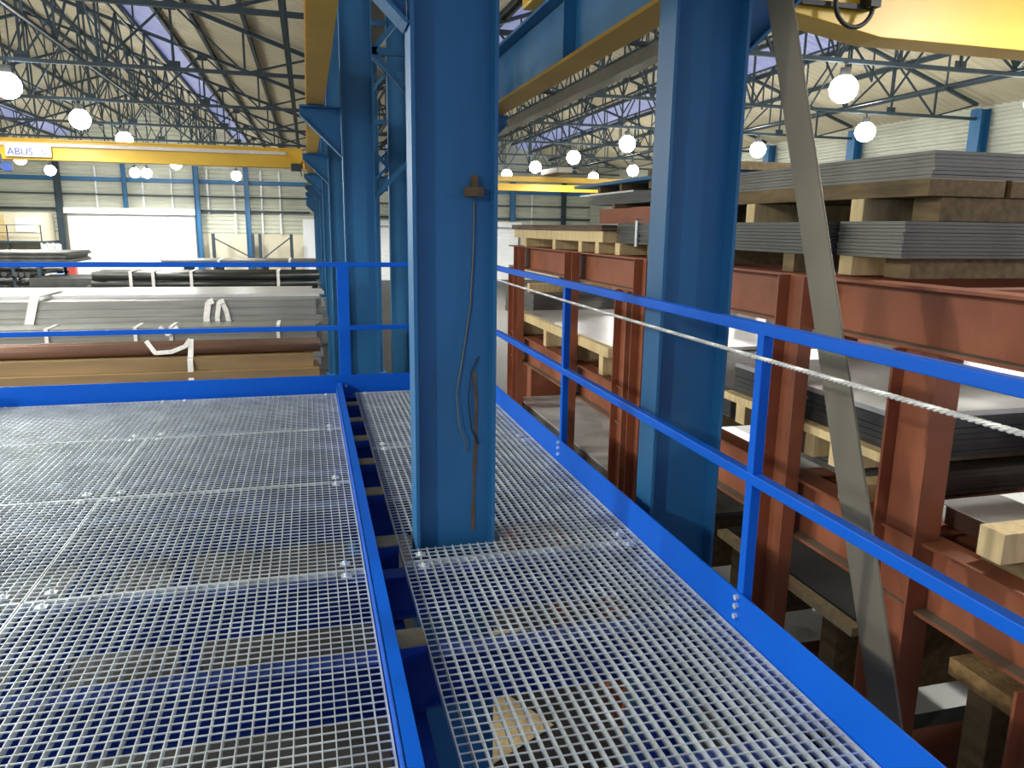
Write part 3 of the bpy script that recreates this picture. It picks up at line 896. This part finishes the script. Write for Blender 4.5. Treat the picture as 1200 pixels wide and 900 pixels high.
# middle shelf
Z = 2.901
for y in (6.2, 7.0, 7.9, 8.9):
    timber(2.52, 4.4, y, y + 0.10, Z, Z + 0.19, 'pine bearer under the silver topped plate on the far middle shelf', 'bearers on the far middle shelf')
timber(2.49, 2.56, 6.02, 9.07, Z + 0.19, Z + 0.28, 'long cream pine lath along the front of the far middle shelf')
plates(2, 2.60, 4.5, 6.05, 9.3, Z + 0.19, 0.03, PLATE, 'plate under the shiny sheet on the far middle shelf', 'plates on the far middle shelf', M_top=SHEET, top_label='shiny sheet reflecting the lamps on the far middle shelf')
plates(8, 2.9, 4.6, 9.7, 11.2, 2.95, 0.045, PLATE2, 'thick grey plate in the stack beyond the far end of the rack', 'thick plates beyond the rack')
for y in (9.9, 10.9):
    tag(MB().box(2.95, 4.55, y, y + 0.2, 0, 2.95).build('trestle', OXIDE, loc=(3.7, y, 0)), 'red trestle carrying the thick plates beyond the rack', 'trestle', 'trestles beyond the rack')
timber(2.9, 4.6, 9.9, 10.0, 3.33, 3.45, 'pale timber on the thick plate stack beyond the rack')
# middle shelf between the slim posts
for y in (4.35, 4.9):
    timber(2.6, 4.3, y, y + 0.1, Z, Z + 0.1, 'dark bearer on the middle shelf behind the right blue column', 'dark bearers behind the blue column', PINEDARK)
plates(9, 2.62, 4.4, 4.22, 5.55, Z + 0.1, 0.02, PLATE, 'dark plate in the middle shelf stack behind the right blue column', 'dark plates behind the blue column')
# middle shelf, pallet by the slanting brace
plates(6, 2.75, 4.5, 2.9, 4.1, Z, 0.02, PLATE2, 'blue grey plate in the low stack under the cream lath, middle shelf', 'plates under the cream lath')
for y in (3.02, 3.24, 3.9):
    timber(2.52, 4.4, y, y + 0.1, Z + 0.135, Z + 0.265, 'square bearer end under the cream lath by the slanting brace', 'bearers under the cream lath')
timber(2.49, 2.56, 2.72, 4.12, Z + 0.265, Z + 0.31, 'long cream lath passing behind the slanting brace on the middle shelf')
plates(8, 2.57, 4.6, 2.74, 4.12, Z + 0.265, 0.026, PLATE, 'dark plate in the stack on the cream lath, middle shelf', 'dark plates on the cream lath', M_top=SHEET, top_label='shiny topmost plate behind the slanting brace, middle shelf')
timber(2.5, 3.0, 2.9, 3.0, Z - 0.0, Z + 0.1, 'short pine block on the shelf beam left of the slanting brace')
timber(2.6, 2.72, 2.72, 2.80, Z, Z + 0.1, 'small pine offcut on the shelf beam behind the slanting brace')
# middle shelf near end
plates(7, 3.1, 4.7, 0.9, 2.35, Z, 0.025, PLATE, 'dark plate in the near middle shelf stack right of the red post', 'near dark plates')
sheet(3.35, 4.7, 1.1, 3.2 - 0.8, 3.096, 'bright sheet on the near dark plates right of the red post', SHEET)
timber(3.3, 4.6, 2.42, 2.5, Z, Z + 0.36, 'dark timber upright carrying the upper bright sheet', None, PINEDARK)
timber(2.47, 3.25, 2.055, 2.165, Z + 0.075, Z + 0.20, 'sawn pine block with a bright square end on the near shelf')
timber(2.60, 3.2, 1.95, 2.25, Z, Z + 0.074, 'dark packing board under the sawn pine block', None, PINEDARK)
sheet(2.72, 3.08, 2.27, 2.62, Z + 0.10, 'small shiny offcut sheet left of the sawn pine block', SHEET, 0.006)
tag(MB().box(2.76, 3.04, 2.30, 2.60, Z, Z + 0.099).build('steel_block', PLATERUST, loc=(2.9, 2.45, Z)), 'dark block under the small shiny offcut sheet', 'steel block')

# lower shelf
Z = 1.801
for y in (6.4, 7.6, 8.8):
    timber(2.6, 4.5, y, y + 0.1, Z, Z + 0.1, 'bearer under the silver sheets on the far lower shelf', 'bearers on the far lower shelf', PINEDARK)
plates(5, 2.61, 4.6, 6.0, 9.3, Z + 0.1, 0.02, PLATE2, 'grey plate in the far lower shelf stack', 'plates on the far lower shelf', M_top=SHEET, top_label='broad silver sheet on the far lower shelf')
for y in (4.5, 5.2):
    timber(2.55, 4.4, y, y + 0.1, Z, Z + 0.42, 'tall bearer on the lower shelf behind the right blue column', 'tall bearers on the lower shelf', PINEDARK)
timber(2.49, 2.57, 4.35, 5.5, Z + 0.42, Z + 0.49, 'cream lath on the lower shelf left of the right blue column')
plates(2, 2.58, 4.4, 4.35, 5.5, Z + 0.42, 0.03, PLATE, 'dark plate on the lower shelf behind the right blue column', 'dark plates on the lower shelf')
for y in (2.92, 3.8):
    timber(2.52, 4.4, y, y + 0.12, Z, Z + 0.455, 'tall timber block under the cream edged board, lower shelf', 'blocks under the cream edged board', PINEDARK)
timber(2.49, 2.56, 2.79, 4.06, Z + 0.455, Z + 0.50, 'cream board edge low behind the slanting brace')
plates(2, 2.565, 4.4, 2.8, 4.06, Z + 0.455, 0.022, PLATE, 'dark grey plate on the cream edged board', 'plates on the cream edged board')
for y in (0.8, 1.4, 2.1):
    timber(2.6, 4.4, y, y + 0.12, Z, Z + 0.54, 'dark upright timber on the near lower shelf', 'uprights on the near lower shelf', PINEDARK)
timber(2.59, 4.5, 0.7, 2.32, Z + 0.54, Z + 0.62, 'rough brown timber slab on the near lower shelf', None, mat('rough_chipboard', (0.26, 0.16, 0.06), 0.8, 0, 0.35, 25, bump=0.6, bscale=60), 'timber_slab')
# white wrapped packets deep in the rack
for i, (y, lab) in enumerate(((7.45, 'white wrapped packet left of the guardrail post, deep in the rack'), (6.7, 'white wrapped packet right of the guardrail post, deep in the rack'))):
    tag(MB().box(4.86, 5.0, y, y + 0.4, 2.9, 3.42).build('wrapped_packet', WHITE, loc=(4.9, y, 2.9), bevel=0.015), lab, 'packet')

# ------------------------------------------------------------------ things under and beside the deck
for i, (x0, x1, y0, y1, r, lab) in enumerate(((1.05, 1.75, 5.2, 5.9, 0.5, 'sheet of pale board on the floor under the right grating, nearer one'), (1.6, 2.2, 6.2, 7.0, -0.3, 'sheet of pale board on the floor under the right grating, farther one'))):
    o = MB().box(-(x1 - x0) / 2, (x1 - x0) / 2, -(y1 - y0) / 2, (y1 - y0) / 2, 0, 0.012).build('board_sheet', PINE)
    o.location = ((x0 + x1) / 2, (y0 + y1) / 2, 0.001)
    o.rotation_euler = (0, 0, r)
    tag(o, lab, 'board')

# ------------------------------------------------------------------ stock of tubes and sections in the left bay
def tube_obj(name, x0, x1, r, M, kind='round', w=None, h=None):
    """one length of tube along x, centred on the origin in y/z, sitting on z = 0"""
    mb = MB()
    if kind == 'round':
        n = 14
        vs, fs = [], []
        for x, rr in ((x0, r), (x1, r), (x1, r * 0.86), (x1 - 0.25, r * 0.86)):
            for k in range(n):
                a = 2 * math.pi * k / n
                vs.append((x, rr * math.cos(a), r + rr * math.sin(a)))
        for i in range(3):
            fs += [(i * n + k, i * n + (k + 1) % n, (i + 1) * n + (k + 1) % n, (i + 1) * n + k) for k in range(n)]
        fs.append(tuple(range(n)))
        fs.append(tuple(3 * n + k for k in range(n)))
        mb.add(vs, fs)
    else:
        t = 0.012
        mb.box(x0, x1, -w / 2, w / 2, 0, t).box(x0, x1, -w / 2, w / 2, h - t, h).box(x0, x1, -w / 2, -w / 2 + t, t, h - t).box(x0, x1, w / 2 - t, w / 2, t, h - t)
        mb.box(x1 - 0.3, x1 - 0.28, -w / 2 + t, w / 2 - t, t, h - t)
    return mb.build(name, M, smooth=(kind == 'round'))

def pile(name, x0, x1, yf, z0, cols, rows, r, M, label, cat, group, kind='round', w=0, h=0, stagger=False, jx=0.06):
    src = tube_obj(name, x0, x1, r, M, kind, w, h)
    tag(src, label, cat, group)
    first = True
    pw, ph = (2 * r, 2 * r) if kind == 'round' else (w + 0.006, h + 0.004)
    for j in range(rows):
        for i in range(cols):
            if 0 < i < cols - 1 and 0 < j < rows - 1:
                continue
            o = src if first else src.copy()
            if not first:
                COL.objects.link(o)
            first = False
            o.location = (random.uniform(-jx, jx), yf + pw * (i + 0.5), z0 + ph * j)
    return z0 + ph * rows

def cradle(x0, x1, y0, y1, h, label, group=None):
    """low steel stock cradle: two cross skids with side stakes"""
    t = thing('stock_cradle', ((x0 + x1) / 2, (y0 + y1) / 2, 0), label, 'stock cradle', group)
    for x in (x0 + 0.9, x0 + (x1 - x0) * 0.35, x0 + (x1 - x0) * 0.66, x1 - 0.9):
        f = MB()
        f.box(x - 0.07, x + 0.07, y0, y1, h - 0.14, h)
        f.build('skid', OXIDE if group is None else TRUSS, t)
        for yy in (y0 + 0.05, (y0 + y1) / 2, y1 - 0.19):
            MB().box(x - 0.06, x + 0.06, yy, yy + 0.14, 0, h - 0.14).build('leg', TRUSS, t)
    return t

# rusty and tan sections nearest the platform
cradle(-7.2, 0.1, 9.3, 10.9, 2.325, 'dark steel cradle under the brown sections beyond the platform')
pile('steel_section', -7.2, 0.02, 9.35, 2.327, 4, 1, 0, TUBET, 'light tan box section at the bottom of the near pile', 'steel section', 'bottom tan sections', 'box', 0.20, 0.15, jx=0.08)
pile('steel_section', -7.2, 0.0, 9.45, 2.481, 4, 1, 0, TUBET, 'tan box section in the second layer of the near pile', 'steel section', 'second layer tan sections', 'box', 0.20, 0.155, jx=0.06)
pile('steel_tube', -7.2, 0.12, 9.56, 2.64, 2, 1, 0.078, TUBER, 'rusty brown round tube on top of the near pile', 'steel tube', 'rusty tubes of the near pile')
# grey tube bundles
cradle(-8.2, 0.1, 11.9, 12.6, 2.055, 'dark steel cradle under the lower grey tube bundle', 'cradles under the grey tubes')
zz = pile('steel_tube', -8.4, 0.10, 11.95, 2.06, 4, 5, 0, TUBEG, 'grey square tube in the lower bundle behind the rusty tubes', 'steel tube', 'lower grey tube bundle', 'box', 0.16, 0.122)
cradle(-8.2, 0.1, 12.65, 14.75, 2.26, 'dark steel cradle under the upper grey tube bundle', 'cradles under the grey tubes')
zz = pile('steel_tube', -8.4, 0.12, 12.65, 2.265, 12, 6, 0, TUBEG, 'grey square tube in the big bundle tied with white slings', 'steel tube', 'big grey tube bundle', 'box', 0.16, 0.122)
pile('steel_flat', -8.6, 0.10, 13.1, zz, 9, 1, 0, SHEET, 'pale steel flat lying on top of the big grey bundle', 'steel flat', 'pale flats on the grey bundle', 'box', 0.17, 0.05, jx=0.15)
# black pipes
cradle(-5.9, 0.2, 21.9, 24.2, 2.24, 'dark steel cradle under the black pipes', 'cradles under the black pipes')
pile('steel_pipe', -5.55, 0.22, 22.0, 2.245, 6, 3, 0.11, TUBED, 'black round pipe in the stack in front of the shutter', 'pipe', 'black pipes')
# grey plates before the far wall
cradle(-5.8, 0.25, 33.4, 35.6, 2.45, 'dark cradle under the grey plates near the shutter', 'cradles near the shutter')
plates(6, -5.8, 0.3, 33.3, 35.7, 2.46, 0.04, PLATE2, 'grey plate in the stack before the right edge of the shutter', 'grey plates near the shutter', jit=0.05)
# low stock between, on the floor
cradle(-7, 0.3, 16.4, 18.4, 1.7, 'dark cradle holding tubes behind the big grey bundle', 'cradles behind the big bundle')
pile('steel_tube', -7.3, 0.3, 16.4, 1.705, 8, 4, 0, TUBEG, 'grey tube in the lower stack behind the big bundle', 'steel tube', 'stack behind the big bundle', 'box', 0.24, 0.20)
pile('steel_tube', -6.8, 0.3, 26.5, 0.02, 8, 9, 0, PLATE2, 'pale grey bar in the wide stack behind the black pipes', 'steel bar', 'wide stack behind the black pipes', 'box', 0.3, 0.24)

# white webbing slings tied round the bundles
def sling(pts, w, label, group=None, t=0.012):
    mb = MB()
    for p, q in zip(pts[:-1], pts[1:]):
        p, q = Vector(p), Vector(q)
        d = (q - p).normalized()
        mb.bar(p - d * 0.006, q + d * 0.006, w, t, upv=(0, -1, 0.35))
    return tag(mb.build('lifting_sling', WHITESTRAP, loc=pts[0]), label, 'lifting sling', group)
def loop_sling(x, yf, y1, zt, zb, w, label, lean=0.0, group=None):
    mb = MB()
    mb.bar((x, y1, zt + 0.012), (x, yf - 0.012, zt + 0.012), w, 0.012)
    mb.bar((x, yf - 0.012, zt + 0.016), (x - lean, yf - 0.016, zb), w, 0.012, upv=(0, 1, 0))
    return tag(mb.build('lifting_sling', WHITESTRAP, loc=(x, yf, zb)), label, 'lifting sling', group)
ZB2 = 3.0
loop_sling(-3.97, 12.64, 14.0, 3.085, 2.30, 0.12, 'white sling leaning down the face of the big grey bundle at the left', 0.22)
for i, x in enumerate((-1.58, -1.42, -1.28)):
    mbx = [(x - 0.01, 12.63, 2.30), (x - 0.02, 12.62, 2.75), (x + 0.02, 12.62, 2.98), (x + 0.09, 12.63, 3.01)] if i < 2 else [(x + 0.03, 12.63, 2.28), (x + 0.02, 12.62, 2.6), (x - 0.02, 12.62, 2.85), (x - 0.08, 12.63, 3.0)]
    sling(mbx, 0.07 if i else 0.09, ('white sling loop hanging in the middle of the big grey bundle, left strand', 'white sling loop hanging in the middle of the big grey bundle, middle strand', 'white sling loop hanging in the middle of the big grey bundle, right strand')[i])
for x, lab in ((-2.02, 'upright white sling tied round the lower grey bundle behind the rusty tubes'), (0.0 - 0.5, 'white sling near the right end of the lower grey bundle'), (-3.66, 'white sling round the lower grey bundle at the left'), (-2.5 - 0.0, 'thin white strap round the lower grey bundle')):
    loop_sling(x, 11.94, 12.5, 2.68, 2.12, 0.05, lab)
sling([(-2.16, 11.92, 2.70), (-2.06, 11.90, 2.58), (-1.92, 11.90, 2.70)], 0.05, 'knotted white sling end on the lower grey bundle')
sling([(-1.90, 9.60, 2.82), (-1.80, 9.53, 2.69), (-1.62, 9.53, 2.70), (-1.47, 9.55, 2.76), (-1.42, 9.60, 2.83)], 0.05, 'loose white sling draped over the rusty tubes')
sling([(-1.41, 9.60, 2.83), (-1.41, 9.53, 2.70), (-1.41, 9.43, 2.6), (-1.40, 9.34, 2.36)], 0.06, 'white sling hanging down the brown sections')
for x in (-4.6, -4.05, -3.1, -0.85):
    loop_sling(x, 21.99, 23.2, 2.91, 2.3, 0.08, 'white strap round the black pipes', 0, 'straps round the black pipes')
for x in (-3.6, -0.8):
    loop_sling(x, 33.25, 35.5, 2.72, 2.44, 0.10, 'white strap round the grey plates near the shutter', 0, 'straps round the grey plates')

# pigeonhole rack of long bars at the left
pr_ = thing('bar_rack', (-10, 30, 0), 'dark pigeonhole rack full of bars at the left edge', 'bar rack')
for x in (-11.6, -10.8, -10.0, -9.2):
    MB().box(x - 0.05, x + 0.05, 30, 30.1, 0, 2.75).build('upright', TRUSS, pr_)
    MB().box(x - 0.05, x + 0.05, 33, 33.1, 0, 2.75).build('upright', TRUSS, pr_)
for z in (0.5, 0.95, 1.4, 1.85, 2.3, 2.7):
    MB().box(-11.7, -9.1, 30.0, 30.08, z - 0.06, z).build('rail', TRUSS, pr_)
    MB().box(-11.7, -9.1, 33.0, 33.08, z - 0.06, z).build('rail', TRUSS, pr_)
src = None
for z in (1.4, 1.85, 2.3):
    for x in (-11.5, -11.25, -11.0, -10.65, -10.4, -10.2, -9.85, -9.6, -9.4):
        if src is None:
            src = tag(MB().tube([(0, 29.6, 0.08), (0, 33.6, 0.08)], 0.08, 10).build('steel_bar', PLATE), 'round bar end in the pigeonhole rack', 'steel bar', 'bars in the pigeonhole rack')
            o = src
        else:
            o = src.copy()
            COL.objects.link(o)
        o.location = (x, random.uniform(-0.15, 0.15), z)
plates(6, -12.4, -8.3, 30.0, 33.0, 2.755, 0.06, PLATE, 'dark plate lying on the pigeonhole rack', 'plates on the pigeonhole rack', jit=0.08)
plates(8, -9.05, -7.0, 28.6, 31.0, 1.65, 0.08, PLATE, 'dark plate in the block beside the pigeonhole rack', 'plates beside the pigeonhole rack', jit=0.05)
tag(MB().box(-8.9, -7.2, 28.8, 30.8, 0, 1.64).build('steel_trestle', TRUSS, loc=(-8, 29.8, 0)), 'dark trestle under the plates beside the pigeonhole rack', 'trestle')
# light blue drum, red cabinet, scrap skip by the shutter
dr = thing('drum', (-9.95, 35, 0), 'light blue drum standing beside the bar rack', 'drum')
MB().lathe([(0.24, 0), (0.24, 1.0), (0.25, 1.02), (0.24, 1.05), (0.24, 2.0), (0.20, 2.1)], (-9.95, 35, 0), 16).build('body', LIGHTBLUE, dr, smooth=True)
MB().lathe([(0.12, 0), (0.12, 0.25)], (-9.95, 35, 2.1), 12).build('neck', BLACK, dr, smooth=True)
rc = thing('fire_cabinet', (-15.1, 55, 0), 'red cabinet standing left of the white roller shutter', 'cabinet')
MB().box(-15.5, -14.75, 55, 55.5, 0.1, 1.5).build('body', REDP, rc, bevel=0.02)
MB().box(-15.45, -14.8, 54.97, 55.0, 0.2, 1.45).build('door', REDP, rc, bevel=0.01)
MB().box(-15.5, -14.75, 55, 55.5, 0.0, 0.1).build('plinth', BLACK, rc)
pil = tag(MB().prism([(-10.9, 1.2), (-6.4, 1.2), (-6.9, 2.1), (-9.0, 1.9)], 'y', 37, 39).build('steel_offcut_heap', SHEET, loc=(-8.5, 38, 1.2)), 'pale heap of sheet offcuts in front of the shutter', 'offcuts', None, 'stuff')
tag(MB().box(-10.9, -6.4, 36.9, 39.1, 0, 1.19).build('scrap_bin', TRUSS, loc=(-8.5, 38, 0)), 'dark scrap bin under the pale offcut heap', 'bin')
# site office on stilts at the far left
of = thing('site_office', (-18.8, 57.5, 0), 'pale raised office with railing at the far left of the hall', 'office')
MB().box(-20.7, -17.0, 57.2, 59.6, 2.9, 4.75).build('cabin', PLASTER, of)
MB().box(-20.7, -16.8, 56.4, 59.6, 2.75, 2.9).build('floor_slab', TRUSS, of)
for x in (-20.6, -18.9, -16.95):
    MB().box(x - 0.07, x + 0.07, 56.5, 56.64, 0, 2.75).build('leg', TRUSS, of)
    MB().box(x - 0.03, x + 0.03, 56.45, 56.51, 2.9, 3.95).build('railing_post', TRUSS, of)
for z in (3.45, 3.95):
    MB().box(-20.7, -16.9, 56.45, 56.5, z - 0.04, z).build('rail', TRUSS, of)
MB().box(-20.0, -19.2, 57.15, 57.2, 2.95, 4.6).build('cabin_door', PINE, of)
MB().box(-18.6, -17.4, 57.15, 57.2, 3.5, 4.4).build('cabin_window', WHITE, of)
mc = thing('machine', (-15.5, 50, 0), 'grey machine block with pale pipes at the left, behind the bar rack', 'machine')
MB().box(-18.5, -14.9, 49, 51, 0, 2.5).build('body', PLATE2, mc, bevel=0.05)
MB().box(-14.8, -14.0, 49, 50, 0, 2.9).build('cabinet', WHITE, mc, bevel=0.03)
for x in (-14.7, -14.4, -14.1):
    MB().tube([(x, 48.9, 1.0), (x, 48.9, 3.0)], 0.06, 8).build('pipe', GALV, mc)
# trestle frames against the far wall right of the shutter
for i, (xa, xb, lab) in enumerate(((-6.6, -3.9, 'dark steel frame with a slanting brace right of the shutter'), (-3.4, -1.2, 'dark steel frame with a slanting brace beside the blue column row'))):
    t = thing('braced_trestle', ((xa + xb) / 2, 58.6, 0), lab, 'frame')
    for x in (xa, xb):
        MB().box(x - 0.11, x + 0.11, 58.5, 58.7, 0, 3.5).build('upright', TRUSS, t)
    MB().bar((xa, 58.6, 1.6 if i else 3.2), (xb, 58.6, 3.3 if i else 1.7), 0.09, 0.09).build('brace', TRUSS, t)
    MB().box(xa, xb, 58.55, 58.65, 1.5, 1.6).build('cross_bar', TRUSS, t)

# slab stacks added under and behind the rack so the gaps stay dark
for i, (xa, xb, ya, yb, n, lab) in enumerate(((5.2, 7.4, 0.6, 3.6, 9, 'dark slab in the floor stack behind the near end of the rack'),
                                              (5.2, 7.4, 3.9, 6.9, 10, 'dark slab in the floor stack behind the middle of the rack'),
                                              (5.2, 7.4, 7.2, 10.2, 8, 'dark slab in the floor stack behind the far end of the rack'),
                                              (2.75, 4.55, 0.9, 3.3, 7, 'dark slab lying on the floor under the near end of the rack'),
                                              (2.75, 4.55, 3.7, 6.6, 6, 'dark slab lying on the floor under the middle of the rack'),
                                              (2.75, 4.55, 7.0, 9.0, 6, 'dark slab lying on the floor under the far end of the rack'))):
    plates(n, xa, xb, ya, yb, 0.002, 0.16, PLATE, lab, lab.replace('dark slab', 'slabs'), gap=0.003, jit=0.03)
